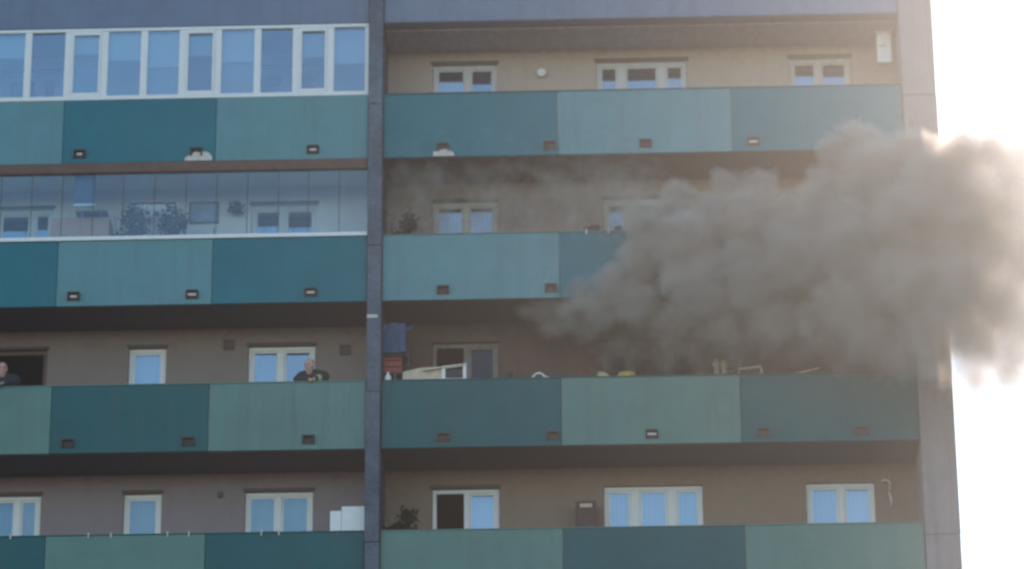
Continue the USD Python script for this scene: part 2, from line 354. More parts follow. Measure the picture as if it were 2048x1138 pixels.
WOPEN = []
def window(k, x0, x1, mullions, kind='window', frame='pvc', curtain=None, blind=None, open_leaf=(), shadow_strip=True, sill=0.80, fw=0.075, seed=0, label=None, gmat='glass', mw=0.10):
    """A window in the back wall of storey k; mullions: the x of the posts; open_leaf: the lights left open."""
    zt, z0 = zw(k), zb(k) + 0.162 + (sill if kind == 'window' else 0.05)
    WOPEN.append((k, x0, x1, z0, zt))
    y0, y1 = WALLY + 0.06, WALLY + 0.13
    e = 0.004
    bars = [bx(x0 + e, x1 - e, y0, y1, zt - fw, zt - e, 0.006), bx(x0 + e, x1 - e, y0, y1, z0 + e, z0 + fw, 0.006),
            bx(x0 + e, x0 + fw, y0, y1, z0 + fw + .001, zt - fw - .001, 0.006), bx(x1 - fw, x1 - e, y0, y1, z0 + fw + .001, zt - fw - .001, 0.006)]
    for mx in mullions: bars.append(bx(mx - mw / 2, mx + mw / 2, y0 - 0.004, y1, z0 + fw + .001, zt - fw - .001, 0.006))
    w = part('window' if kind == 'window' else 'balcony_door', cat(bars), frame, label)
    rng = random.Random(seed + k * 100)
    edges = [x0 + fw] + [v for mx in mullions for v in (mx - mw / 2, mx + mw / 2)] + [x1 - fw]
    for i in range(0, len(edges), 2):
        a, b = edges[i], edges[i + 1]
        if i // 2 in open_leaf: continue
        s = 0.035
        lo, hi = z0 + fw + .002, zt - fw - .002
        ring = cat(bx(a + .002, b - .002, y0 + .012, y1 - .012, hi - s, hi, .004), bx(a + .002, b - .002, y0 + .012, y1 - .012, lo, lo + s, .004),
                   bx(a + .002, a + s, y0 + .012, y1 - .012, lo + s, hi - s, .004), bx(b - s, b - .002, y0 + .012, y1 - .012, lo + s, hi - s, .004))
        part('sash', ring, frame, parent=w)
        part('pane', tilted(a + s - .004, b - s + .004, lo + s - .004, hi - s + .004, (y0 + y1) / 2, rng, 0.012), gmat, parent=w)
        c = curtain[i // 2] if isinstance(curtain, (list, tuple)) else curtain
        if c:
            part('curtain', pleats(a - .02, b + .02, z0 + 0.02, zt - 0.03, WALLY + TH + 0.06, seed=seed + i), c, parent=w)
    if kind == 'window':
        part('sill', bx(x0 - 0.04, x1 + 0.04, WALLY - 0.06, WALLY - 0.002, z0 - 0.02, z0 + 0.004, 0.003), 'metal_white', parent=w)
    if shadow_strip:
        part('lintel_shadow_strip', bx(x0 - 0.03, x1 + 0.03, WALLY - 0.035, WALLY - 0.001, zt + 0.004, zt + 0.055, 0.004), 'trim_and_shadow', parent=w)  # no real part: dark strip painting the shadow line over the window
    return w

R1, R2, R3 = (-3.10, -1.93), (-0.12, 1.60), (3.38, 4.57)
Q0, Q1, Q2, Q3 = (-13.0, -11.8), (-10.95, -9.92), (-8.48, -7.81), (-6.36, -5.17)
# right-hand flats
window(1, *R1, [-2.47], frame='pvc_grey', curtain=['curtain_pale', 'curtain_blue'], seed=1, shadow_strip=True)
window(1, -0.13, 1.52, [0.33, 1.06], frame='pvc_grey', curtain=['curtain_pale', 'curtain_blue', 'curtain_pale'], seed=2, mw=0.15)
window(1, 3.37, 4.48, [3.90], frame='pvc_dirty', curtain=['curtain_blue', 'curtain_blue'], seed=3)
window(2, *R1, [-2.50], frame='pvc_dirty', curtain=['curtain_tan', 'curtain_tan'], seed=4)
window(2, -0.05, 1.60, [0.43, 1.05], frame='pvc_dirty', seed=5, mw=0.15)
window(2, *R3, [3.98], frame='pvc_dirty', seed=6)
d3 = window(3, *R1, [-2.50], kind='door', frame='pvc_soot', gmat='glass_soot', seed=7, open_leaf=(0,))
window(3, *R2, [0.40, 1.06], frame='trim_and_shadow', gmat='glass_soot', seed=8, mw=0.15, open_leaf=(1,))
window(3, *R3, [3.98], frame='trim_and_shadow', gmat='glass_soot', seed=9, open_leaf=(0,))
window(4, *R1, [-2.50], kind='door', frame='pvc', curtain=[None, 'blind_white'], seed=10, open_leaf=(0,))
window(4, *R2, [0.42, 1.06], frame='pvc', curtain=['curtain_pale', 'curtain_pale', 'curtain_pale'], seed=11, mw=0.16, shadow_strip=False)
window(4, *R3, [3.99], frame='pvc', curtain=['curtain_pale', 'blind_white'], seed=12, mw=0.11, shadow_strip=False)
# left-hand flats
for k, fr in ((1, 'pvc'), (2, 'pvc')):
    window(k, *Q1, [-10.30], frame=fr, curtain=[None, 'curtain_blue'], seed=20 + k)
    window(k, *Q3, [-5.78], frame=fr, curtain=['curtain_blue', None], seed=22 + k)
window(3, *Q1, [], kind='door', frame='brown_wood', seed=24, open_leaf=(0,))
window(3, *Q2, [], frame='pvc', curtain='curtain_pale', seed=25)
window(3, *Q3, [-5.77], frame='pvc', curtain=['curtain_blue', None], seed=26)
window(4, *Q1, [-10.33], frame='pvc', curtain=['curtain_blue', 'curtain_tan'], gmat='glass_dull', seed=27)
window(4, *Q2, [], frame='pvc', curtain='curtain_tan', gmat='glass_dull', seed=28)
window(4, *Q3, [-5.77], frame='pvc', curtain=['curtain_tan', 'curtain_pale'], gmat='glass_dull', seed=29)

walls = {(1, 0): ('wall_white', 'white painted wall behind the top balcony windows'), (1, 1): ('wall_cream_lit', 'cream wall of the open top balcony, brighter top light painted into it'),
         (2, 0): ('wall_white', 'white painted wall behind the frameless glazing'), (2, 1): ('wall_smoky', 'grey beige wall of the balcony above the fire'),
         (3, 0): ('wall_brown', 'taupe wall of the balcony where two people stand'), (3, 1): ('wall_soot', 'soot stained brown wall of the burning balcony'),
         (4, 0): ('wall_mauve', 'mauve grey wall of the lowest left balcony'), (4, 1): ('wall_ochre', 'ochre brown wall of the lowest right balcony')}
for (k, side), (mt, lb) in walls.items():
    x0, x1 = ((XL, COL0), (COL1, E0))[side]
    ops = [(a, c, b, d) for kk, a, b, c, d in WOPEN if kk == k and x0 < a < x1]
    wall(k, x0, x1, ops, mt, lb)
for k in (1, 2, 3, 4):                                     # rooms behind: cross walls and a rear wall
    z0, z1 = zb(k) + .163, zb(k) + H
    if k == 1: z1 = 2.638
    for x in (-8.9, COL0, -7.2, -0.9, 2.5):
        part('room_wall', bx(x + .01, x + .12, D + TH + .002, 5.0, z0, z1 - .002), 'soot_room' if (k == 3 and x > -2) else 'room')
    for x0, x1 in ((XL, COL0), (COL1, E0)):
        part('room_wall', bx(x0, x1, 5.003, 5.1, z0, z1 - .002), 'soot_room' if (k == 3 and x0 > -5) else 'room')

# ------------------------------------------------------------------ white framed glazing on the top left balcony
GY0, GY1 = 0.012, 0.075
rail_z = zb(1) + PH
head_z = 2.628
gl1 = part('balcony_glazing', cat(bx(XL, COL0 - .004, GY0 - .02, GY1 + .02, rail_z + .003, rail_z + 0.085, .006), bx(XL, COL0 - .004, GY0 - .01, GY1, head_z - 0.06, head_z, .006)), 'pvc', 'white framed balcony windows on the top left balcony')
posts = [X(p, 120, GY0) for p in (56, 136, 209, 288, 365, 436, 515, 592, 661)] + [COL0 - 0.04]
step = (posts[8] - posts[0]) / 8
allp = [posts[0] - step * i for i in range(1, 10)][::-1] + posts
rng = random.Random(5)
n0 = 9
for i, p in enumerate(allp):
    w = 0.062 if i < len(allp) - 1 else 0.036
    part('post', bx(p - w, p + w, GY0 - .004, GY1 - .004, rail_z + .086, head_z - .061, .006), 'pvc', parent=gl1)
for i in range(len(allp) - 1):
    a, b = allp[i] + .064, allp[i + 1] - (.064 if i + 1 < len(allp) - 1 else .038)
    lo, hi = rail_z + .088, head_z - .063
    if i - n0 in (1, 4, 7) or i in (2, 5):
        s = 0.065
        part('sash', cat(bx(a, b, GY0 - .012, GY1 - .01, hi - s, hi, .006), bx(a, b, GY0 - .012, GY1 - .01, lo, lo + s, .006), bx(a, a + s * .6, GY0 - .012, GY1 - .01, lo + s, hi - s, .006), bx(b - s * .6, b, GY0 - .012, GY1 - .01, lo + s, hi - s, .006)), 'pvc', parent=gl1)
        a, b, lo, hi = a + s * .6 - .004, b - s * .6 + .004, lo + s - .004, hi - s + .004
    part('pane', tilted(a, b, lo, hi, 0.045, rng, 0.02), 'glass_top', parent=gl1)
    if i - n0 in (3, 5): part('curtain', pleats(a - .03, b + .03, lo, lo + 0.62 * (hi - lo), 0.22, seed=i), 'curtain_tan', parent=gl1)
    elif i % 4 == 2: part('curtain', pleats(a - .03, b + .03, lo, lo + (0.45 + 0.1 * (i % 3)) * (hi - lo), 0.22, seed=i), 'curtain_blue', parent=gl1)
    if i % 6 != 3: part('blind', bx(a - .02, b + .02, 0.15, 0.156, hi - (0.28 + .3 * ((i * 7) % 5) / 5) * (hi - lo), hi), 'blind_white', parent=gl1)  # added blinds: pale cloth imitates the sky reflected in the upper panes

# ------------------------------------------------------------------ frameless glazing one storey lower
r2 = zb(2) + PH
gl2 = part('balcony_glazing', cat(bx(XL, COL0 - .004, -0.03, 0.115, r2 + .003, r2 + 0.075, .006)), 'metal_white', 'frameless glass balcony glazing on a white sill rail')
part('head_rail', bx(XL, COL0 - .016, -0.02, 0.10, zb(1) - 0.195, zb(1) - 0.004, .01), 'brown_wood', parent=gl2)
lines = [X(p, 430, 0.03) for p in (62, 123, 185, 245, 308, 371, 432, 494, 556, 616, 678)]
st = (lines[-1] - lines[0]) / 10
edges = [lines[0] - st * i for i in range(1, 13) if lines[0] - st * i > XL][::-1] + lines + [COL0 - .01]
for i in range(len(edges) - 1):
    part('pane', tilted(edges[i] + .006, edges[i + 1] - .006, r2 + .08, zb(1) - .2, 0.04, rng, 0.006), 'glass_thin', parent=gl2)
    if i: part('edge_seal', bx(edges[i] - .0055, edges[i] + .0055, 0.028, 0.052, r2 + .08, zb(1) - .2), 'trim_and_shadow', parent=gl2)

part('ceiling_board', bx(XL, COL0 - .014, .104, D - .004, zb(1) - .03, zb(1) + .001), 'wall_white', 'pale ceiling of the glazed balcony')

part('ceiling_board', bx(COL1 + .014, E0 - .014, .31, D - .004, 2.60, 2.638), 'wall_ceiling', 'grey beige ceiling of the open top balcony')

# small fittings of the building
for px, py, k in ((458, 690, 3), (690, 700, 3)):
    c = at(px, py, D); s = 0.095
    v = part('wall_vent', cat(bx(c[0] - s, c[0] + s, D - .03, D - .002, c[2] - s, c[2] - s + .03), bx(c[0] - s, c[0] + s, D - .03, D - .002, c[2] + s - .03, c[2] + s),
        bx(c[0] - s, c[0] - s + .03, D - .03, D - .002, c[2] - s + .031, c[2] + s - .031), bx(c[0] + s - .03, c[0] + s, D - .03, D - .002, c[2] - s + .031, c[2] + s - .031)), 'trim_and_shadow')
    for j in range(4): part('slat', bar((c[0] - s + .032, D - .012, c[2] - s + .05 + j * .03), (c[0] + s - .032, D - .012, c[2] - s + .05 + j * .03), .018, .006), 'dark', parent=v)
c = at(1083, 148, D)
lamp = trimesh.creation.icosphere(3, 0.085); lamp.apply_scale((1, .6, 1)); lamp.apply_translation((c[0], D - .06, c[2]))
v = part('wall_lamp', lamp, 'white'); part('lamp_base', bx(c[0] - .05, c[0] + .05, D - .022, D - .001, c[2] - .05, c[2] + .05, .01), 'steel', parent=v)
c = at(441, 990, D)
part('wall_vent', cat(bx(c[0] - .05, c[0] + .05, D - .02, D - .001, c[2] - .06, c[2] + .06, .01)), 'trim_and_shadow')

# ------------------------------------------------------------------ things on the balconies
def fl(k): return zb(k) + 0.16
def rail(k): return zb(k) + PH + 0.022

def foliage(c, rx, ry, rz, n, size, seed):
    rng = np.random.RandomState(seed); vs, fs = [], []
    for i in range(n):
        u = rng.normal(size=3); u /= np.linalg.norm(u); p = np.array(c) + u * rng.uniform(.25, 1) ** .6 * np.array([rx, ry, rz])
        t = rng.normal(size=3); t /= np.linalg.norm(t); s = np.cross(t, u); s /= np.linalg.norm(s) + 1e-9
        a = size * rng.uniform(.6, 1.3); w = a * rng.uniform(.25, .4)
        k = len(vs); vs += [p, p + t * a * .5 + s * w, p + t * a, p + t * a * .5 - s * w + u * a * .1]; fs += [(k, k + 1, k + 2), (k, k + 2, k + 3)]
    return trimesh.Trimesh(vs, fs, process=False)

def plant(name, px0, px1, py0, py1, Y, k, label, seed, planter=True, mat='pot', n=160, group=None):
    a, b = at(px0, py0, Y), at(px1, py1, Y); x0, x1, zt = a[0], b[0], a[2]
    t = thing(name, label, 'plant', loc=((x0 + x1) / 2, Y, fl(k)), group=group)
    h = rail(k) - fl(k); w = (x1 - x0) / 2
    top = zt - fl(k)
    obj('planter', bx(-w * .9, w * .9, -.11, .11, h - .22, h + .02, .015), M[mat], t)
    obj('stand', cat(*[bar((sx * w * .7, sy * .07, 0), (sx * w * .7, sy * .07, h - .221), .025) for sx in (-1, 1) for sy in (-1, 1)]), M['steel'], t)
    obj('stem', cat(*[tube([(dx, 0, h), (dx * 1.3, .01, h + .3 * (top - h)), (dx * 1.6, .0, h + .75 * (top - h))], .006, 5) for dx in (-w * .5, -w * .15, w * .12, w * .45)]), M['stem'], t)
    c1 = foliage((w * .28, 0, h + .62 * (top - h)), w * (.50 if n < 300 else .8), .10, (top - h) * .40, n, .09, seed)
    c2 = foliage((-w * .1, 0, h + .16 * (top - h)), w * .95, .12, (top - h) * .20, n, .08, seed + 1)
    obj('foliage', cat(c1, c2), M['leaf' if n < 300 else 'leaf_dull'], t, smooth=False)
    return t
plant('potted_plant', 765, 845, 1016, 1058, 0.32, 4, 'dark leafy plant in a black planter beside the grey dividing wall', 3)
plant('potted_plant', 772, 842, 425, 468, 0.45, 2, 'green plant half hidden in smoke beside the grey dividing wall', 8)
plant('potted_plant', 222, 300, 408, 470, 0.45, 2, 'dark bushy plant behind the glazing beside the salmon cupboard', 14, n=420)
plant('potted_plant', 290, 375, 415, 470, 0.5, 2, 'dark bushy plant behind the glazing left of the framed picture', 19, n=420)

# white boxes at the lowest left balcony
def cabinet(name, x0, x1, y0, y1, z0, z1, mat, label, cat_, lines=1, group=None):
    t = thing(name, label, cat_, loc=((x0 + x1) / 2, (y0 + y1) / 2, z0), group=group)
    w, d, h = (x1 - x0) / 2, (y1 - y0) / 2, z1 - z0
    obj('carcass', bx(-w, w, -d + .022, d, 0, h, .008), M[mat], t)
    n = lines
    for i in range(n):
        obj('door', bx(-w + .004 + i * 2 * w / n, -w - .004 + (i + 1) * 2 * w / n, -d, -d + .020, .02, h - .02, .006), M[mat], t)
        obj('handle', bx(-w - .05 + (i + 1) * 2 * w / n, -w - .035 + (i + 1) * 2 * w / n, -d - .02, -d - .001, h * .55, h * .65, .003), M['steel'], t)
    return t
a, b = at(683, 1012, .2), at(733, 1012, .2)
t = cabinet('white_cabinet', a[0], COL0 - .02, .2, .62, fl(4), a[2], 'white', 'white cabinet with a lower side box in the corner against the grey dividing wall', 'cabinet')
e, q = at(660, 1021, .2), at(682, 1021, .2); mx = (a[0] + COL0 - .02) / 2
obj('side_box', bx(e[0] - mx, a[0] - .004 - mx, -.19, .19, 0, e[2] - fl(4), .008), M['white'], t)
# brown cupboard on the lowest right balcony
a, b = at(1152, 1003, .95), at(1192, 1003, .95)
t = cabinet('brown_cupboard', a[0], b[0], .9, 1.22, fl(4), a[2], 'brown_panel', 'small brown cupboard against the ochre wall', 'cupboard')
w = (b[0] - a[0]) / 2
obj('label_plate', bx(-w * .62, w * .62, -.185, -.164, a[2] - fl(4) - .13, a[2] - fl(4) - .06, .004), M['pale_wood'], t)
# hose hooked on the wall
P = [at(px, py, D - .05) for px, py in ((1764, 963), (1770, 960), (1776, 961), (1780, 966), (1780, 976), (1779, 986), (1782, 996), (1783, 1004))]
t = thing('hose', 'pale bent hose hanging on the ochre wall beside the right window', 'hose')
obj('pipe', tube(P, .022, 8), M['plaster'], t); obj('nozzle', tube([P[-1], P[-1] + [0.003, 0, -.08]], [.03, .02], 8), M['steel'], t)
# pale blind and lamp at the top balcony's right end
a, b = at(1752, 58, .7), at(1784, 124, .7)
t = thing('roller_blind', 'pale roller blind hanging in the right corner of the top balcony', 'blind', loc=((a[0] + b[0]) / 2, .7, b[2]))
w, h = (b[0] - a[0]) / 2, 2.636 - b[2]
obj('cloth', pleats(-w, w, .03, h - .05, 0, 5, .006), M['blind_white'], t); obj('roller', tube([(-w - .02, 0, h - .03), (w + .02, 0, h - .03)], .028, 10), M['pvc'], t); obj('hem_bar', bx(-w, w, -.012, .012, 0, .03, .004), M['pvc'], t)
a = at(1762, 88, .66)
ball = trimesh.creation.icosphere(2, .045); ball.apply_translation(at(1762, 88, .66) - np.array([(at(1752, 58, .7)[0] + at(1784, 124, .7)[0]) / 2, .7, at(1784, 124, .7)[2]]))
obj('ball', ball, M['white'], t)

# fire balcony clutter
def blob(c, rx, ry, rz, seed, amp=.18, sub=3):
    m = trimesh.creation.icosphere(sub, 1.0); n = meshkit.fbm(m.vertices * 1.6 + seed * 7.3, 3, seed) - .5
    m.vertices = m.vertices * (1 + amp * 2 * n)[:, None] * [rx, ry, rz] + c; return m
k = 3
# folded tarpaulin on a rack
a, b = at(764, 655, .62), at(812, 712, .62)
v = trimesh.creation.box((b[0] - a[0], .42, a[2] - b[2]))
for _ in range(4): v = v.subdivide()
n = meshkit.fbm(v.vertices * [5, 5, 2.2], 3, 4) - .5
v.vertices = v.vertices * (1 + .25 * n)[:, None] + [(a[0] + b[0]) / 2, .62, (a[2] + b[2]) / 2]
t = thing('tarpaulin', 'blue tarpaulin bundle high beside the grey dividing wall', 'tarpaulin')
obj('cloth', v, M['blue_tarp'], t)
obj('strap', tube([at(800, 668, .58), at(812, 660, .58), at(822, 656, .57), at(827, 652, .56)], [.05, .04, .035, .02]), M['blue_tarp'], t)
p0, p1 = at(816, 700, .66), at(818, 745, .66)
t = thing('shelf_rack', 'dark upright rack that carries the blue tarpaulin bundle', 'rack')
zs = fl(3)
for xx in (a[0] + .03, b[0] + .06):
    for yy in (.44, .80): obj('post', bx(xx - .02, xx + .02, yy - .02, yy + .02, zs, b[2] + .12), M['dark'], t)
for zz in (b[2] - .06, b[2] - .40): obj('shelf', bx(a[0], b[0] + .09, .42, .82, zz, zz + .022), M['dark'], t)
c0, c1 = at(768, 715, .6), at(804, 747, .6)
def crate(x0, x1, y0, y1, z0, z1, mat, label, name='crate'):
    t = thing(name, label, 'crate', loc=((x0 + x1) / 2, (y0 + y1) / 2, z0)); w, d, h = (x1 - x0) / 2, (y1 - y0) / 2, z1 - z0
    obj('base', bx(-w, w, -d, d, 0, .02), M[mat], t)
    for s in (-1, 1):
        obj('side', bx(s * w - (s > 0) * .015, s * w + (s < 0) * .015, -d, d, .021, h, .003), M[mat], t)
        for j in range(3): obj('slat', bx(-w + .016, w - .016, s * d - .006, s * d + .006, .03 + j * h / 3, .03 + j * h / 3 + h * .27, .003), M[mat], t)
crate(c0[0], c1[0] + .0, .5, .76, b[2] - .375, c0[2], 'red', 'faded red crate on the rack under the blue tarpaulin')
# planks and the loose window sash leaning on the parapet
Yb = .16
poly = Polygon([tuple(at(px, py, Yb)[[0, 2]]) for px, py in ((805, 764), (805, 744), (838, 736), (884, 733), (884, 764))])
bm = plate(poly, Yb, Yb + .035); lowz = bm.vertices[:, 2].min()
obj('broken_board', bm, M['pale_wood'], smooth=False, label='pale broken board lying along the parapet of the burning balcony', cat='board')
obj('plank', bar(at(846, 741, .13), at(929, 729, .13), .055, .025), M['pale_wood'], label='pale narrow plank sloping up to the open balcony door', cat='plank')
s0, s1 = at(887, 735, .10), at(929, 729, .10)
t = thing('loose_sash', 'loose white window sash standing on the parapet by the open door', 'window sash')
x0, x1, z0, z1 = s0[0], s1[0], rail(3) - .06, s1[2]
z1b = s0[2]
obj('frame', cat(bar((x0, .14, z0), (x0, .14, z1b), .06, .04), bar((x1, .14, z0), (x1, .14, z1), .06, .04), bar((x0 + .031, .14, z0 + .09), (x1 - .031, .14, z0 + .09), .05, .04, (0, 1, 0)), bar((x0 - .03, .14, z1b + .01), (x1 + .03, .14, z1 + .01), .05, .04, (0, 1, 0))), M['pvc'], t)
obj('pane', bx(x0 + .03, x1 - .03, .138, .144, z0 + .1, z1b - .02), M['dark'], t)
def bottle(px, Y, k, label, mat='white', h=.12, r=.04):
    prof = np.array([(0, 0), (r, 0), (r, h * .6), (r * .45, h * .78), (r * .45, h), (0, h)])
    m = trimesh.creation.revolve(prof, sections=14); c = at(px, 750, Y); m.apply_translation((c[0], Y, rail(k)))
    t = thing('bottle', label, 'bottle'); obj('body', m, M[mat], t); cp = trimesh.creation.cylinder(r * .5, .02, sections=12); cp.apply_translation((c[0], Y, rail(k) + h + .011)); obj('cap', cp, M['steel'], t)
bottle(776, .05, 3, 'white bottle on the parapet against the grey dividing wall', h=.14, r=.055)
bottle(790, .06, 3, 'small red brown bottle right of the white bottle', 'spout_red', .09, .03)
# other items seen over the parapet
c = at(1020, 750, .10)
m = blob((0, 0, 0), .045, .03, .085, 3, .15); m.apply_transform(trimesh.transformations.rotation_matrix(.5, (0, 1, 0))); m.apply_translation((c[0], .06, rail(3) + .06))
obj('dark_glove', m, M['dark'], label='dark work glove propped on the parapet of the burning balcony', cat='glove')
P = [at(px, py, .06) for px, py in ((1064, 762), (1066, 754), (1071, 748), (1078, 746), (1085, 748), (1090, 754), (1097, 757))]
P = [np.array([p[0], .06, max(p[2], rail(3) + .015)]) for p in P]
obj('hose_loop', tube(P, .017), M['white'], label='white loop of hose arching over the parapet rail', cat='hose')
c = at(1165, 735, .85)
m = blob((c[0], .85, (c[2] + fl(3)) / 2), .24, .2, (c[2] + .04 - fl(3)) / 2, 6, .10)
obj('red_bag', m, M['dull_red'], label='dull red sack standing on the burning balcony', cat='sack')
c = at(1108, 748, .3); m = blob((c[0], .3, rail(3) - .02), .09, .08, .10, 9, .2)
obj('rag', m, M['curtain_tan'], label='small grey rag between the hose loop and red sack', cat='rag')
c = [at(px, 756, .05) for px in (1195, 1222)]
poly = Polygon([(c[0][0], rail(3)), (c[1][0], rail(3)), (c[0][0] + .12, rail(3) + .085), (c[0][0] + .01, rail(3) + .09)])
obj('straw_cloth', plate(poly, .03, .09), M['pale_yellow'], label='straw coloured folded cloth on the parapet of the burning balcony', cat='cloth')
c = at(1252, 752, .07); m = blob((c[0], .06, rail(3) + .045), .15, .05, .06, 12, .35)
obj('yellow_cloth', m, M['yellow'], label='crumpled yellow cloth on the parapet of the burning balcony', cat='cloth')
# chair back, frame and plank to the right
t = thing('chair', 'tan wooden chair with its back above the burning balcony parapet', 'chair')
a, b = at(1427, 718, .35), at(1453, 718, .35); zt = a[2]; xa, xb = a[0], b[0] + .20; zs = fl(3) + .45
for i in range(2):
    xx = a[0] + .05 + i * .125
    obj('back_slat', bx(xx - .045, xx + .045, .33, .36, zs + .03, zt - i * .02, .015), M['tan_wood'], t)
obj('top_rail', bx(a[0] - .02, b[0] + .03, .361, .385, zt - .14, zt - .06, .006), M['tan_wood'], t)
obj('seat', bx(a[0] - .1, b[0] + .1, .30, .72, zs - .03, zs, .01), M['tan_wood'], t)
for xx in (a[0] - .08, b[0] + .08):
    for yy in (.33, .69): obj('leg', bx(xx - .018, xx + .018, yy - .018, yy + .018, fl(3), zs - .031), M['tan_wood'], t)
t = thing('drying_rack', 'bent pale drying rack right of the tan chair', 'rack')
obj('bar', tube([at(1478, 738, .3), at(1500, 736, .3), at(1520, 733, .3), at(1522, 736, .3), at(1525, 752, .3), at(1527, 770, .3)], .018), M['plaster'], t)
obj('bar', tube([at(1482, 690, .3), at(1483, 715, .3), at(1478, 735, .3), at(1466, 742, .3), at(1450, 742, .3)], .010), M['steel'], t)
obj('leg', tube([at(1478, 740, .3), np.array([at(1478, 740, .3)[0], .32, fl(3)])], .012), M['steel'], t)
obj('leg', tube([at(1527, 770, .3), np.array([at(1527, 740, .3)[0], .32, fl(3)])], .012), M['steel'], t)
obj('plank', bar(at(1582, 750, .06), at(1640, 737, .14), .07, .03), M['pale_wood'], label='pale plank sticking up over the right end of the burning balcony', cat='plank')

# pots and pegs on the parapet rail of the middle right balcony
def pot(px, k, label, mat='pot_red', h=.12, r=.075):
    prof = np.array([(0, 0), (r * .7, 0), (r, h), (r * 1.08, h), (r * 1.08, h + .02), (r * .85, h + .02), (r * .8, h * .8), (0, h * .8)])
    m = trimesh.creation.revolve(prof, sections=16); x = X(px, 466, .05); m.apply_translation((x, .05, rail(k)))
    t = thing('flower_pot', label, 'pot'); obj('pot', m, M[mat], t); s = trimesh.creation.cylinder(r * .79, .01, sections=14); s.apply_translation((x, .05, rail(k) + h * .85)); obj('soil', s, M['stem'], t)
pot(1173, 2, 'smaller brown pot left on the rail below the smoke', h=.06, r=.055)
pot(1189, 2, 'wide dark pot right on the rail below the smoke', 'pot', h=.07, r=.09)
pot(1236, 2, 'dark pot on the rail where the smoke begins', 'pot', h=.06, r=.06)
def peg(px, k, py, where):
    x = X(px, py, 0.0)
    m = cat(bx(x - .012, x + .012, -.034, -.016, rail(k) - .07, rail(k) + .012, .004), bx(x - .012, x + .012, .118, .130, rail(k) - .07, rail(k) + .012, .003), bx(x - .012, x + .012, -.034, .130, rail(k) + .013, rail(k) + .028, .003))
    obj('rail_clip', m, M['plaster'], label=f'small white clip on the rail {where}', cat='clip', group='white clips on the balcony rails')
for px, k, py, wh in ((1173, 2, 470, 'below the smaller brown pot'), (1217, 2, 470, 'between the two dark pots'), (21, 4, 1078, 'at the left edge of the lowest dark panel'),
                      (177, 4, 1075, 'leftmost on the lowest pale left panel'), (222, 4, 1075, 'second on the lowest pale left panel'), (335, 4, 1072, 'third on the lowest pale left panel'), (378, 4, 1071, 'last on the lowest pale left panel'),
                      (523, 4, 1066, 'left one below the lowest double window'), (558, 4, 1064, 'right one below the lowest double window')):
    peg(px, k, py, wh)
for a_, b_, lb in ((160, 195, 'thin grey drying rack left of the single window'), (520, 560, 'thin grey drying rack below the lowest double window'), (325, 352, 'small dark drying rack right of the lowest single window')):
    t = thing('clothes_rack', lb, 'rack'); p, q = at(a_, 1062, .3), at(b_, 1060, .3); zt = rail(4) + .10
    obj('top_bar', tube([(p[0], .3, rail(4)), (p[0] + .03, .3, zt - .01), (p[0] + .06, .3, zt), (q[0] - .06, .3, zt), (q[0] - .02, .3, zt - .02), (q[0], .3, rail(4) - .02)], .009), M['steel'], t)
    for xx in (p[0], q[0]): obj('leg', tube([(xx, .3, fl(4)), (xx, .3, rail(4) - .02)], .009), M['steel'], t)

# behind the frameless glazing
a, b = at(103, 437, .75), at(220, 437, .75)
cabinet('salmon_cupboard', a[0], b[0], .7, 1.15, fl(2), a[2], 'pink', 'wide salmon pink cupboard behind the frameless glazing', 'cupboard', 2)
a, b = at(150, 345, .2), at(190, 408, .2)
t = thing('notice_board', 'slate blue board hanging just behind the frameless glazing, high up', 'board'); obj('panel', bx(a[0], b[0], .19, .215, b[2], -.04, .004), M['blue_board'], t); obj('ledge', bx(a[0], b[0], .16, .22, b[2] - .05, b[2] - .003, .004), M['white'], t)
a, b = at(152, 418, 1.0), at(215, 430, 1.0)
t = thing('wall_shelf', 'blue grey shelf above the salmon cupboard', 'shelf'); obj('board', bx(a[0], b[0], .95, 1.24, b[2] + .03, b[2] + .07, .004), M['blue_board'], t); obj('bracket', bx(a[0] + .1, a[0] + .13, .98, 1.24, b[2] - .10, b[2] + .028), M['steel'], t); obj('bracket', bx(b[0] - .13, b[0] - .10, .98, 1.24, b[2] - .10, b[2] + .028), M['steel'], t)
a, b = at(379, 404, 1.22), at(437, 446, 1.22)
t = thing('picture', 'framed grey blue picture on the white wall behind glazing', 'picture')
obj('frame', cat(bx(a[0], b[0], 1.215, 1.245, a[2] - .03, a[2], .003), bx(a[0], b[0], 1.215, 1.245, b[2], b[2] + .03, .003), bx(a[0], a[0] + .03, 1.215, 1.245, b[2] + .031, a[2] - .031, .003), bx(b[0] - .03, b[0], 1.215, 1.245, b[2] + .031, a[2] - .031, .003)), M['trim_and_shadow'], t)
obj('print', bx(a[0] + .03, b[0] - .03, 1.23, 1.245, b[2] + .03, a[2] - .03), M['picture'], t)
c = at(472, 415, 1.1)
t = thing('hanging_plant', 'small trailing plant hung on the white wall beside the picture', 'plant')
obj('foliage', foliage((c[0], 1.1, c[2]), .17, .1, .12, 130, .07, 31), M['leaf'], t, smooth=False); obj('pot', blob((c[0], 1.12, c[2] - .03), .07, .07, .06, 2, .05), M['pot'], t); obj('hook', tube([(c[0], 1.12, c[2]), (c[0], 1.18, c[2] + .2), (c[0], 1.25, c[2] + .2)], .006), M['steel'], t)
t = thing('clothes_airer', 'dark framed clothes airer over the bushy plants behind glazing', 'airer')
a, b = at(262, 412, .8), at(352, 412, .8)
for yy in (.7, .9): obj('bar', tube([(a[0], yy, a[2]), (b[0], yy, a[2])], .018), M['dark'], t)
obj('cloth', bx(a[0] + .12, b[0] - .12, .68, .69, a[2] - .14, a[2] - .03), M['blind_white'], t)
for xx in (a[0], b[0]):
    for yy in (.7, .9): obj('leg', tube([(xx, yy, fl(2)), (xx, yy, a[2])], .012), M['dark'], t)
c = at(426, 465, .06)
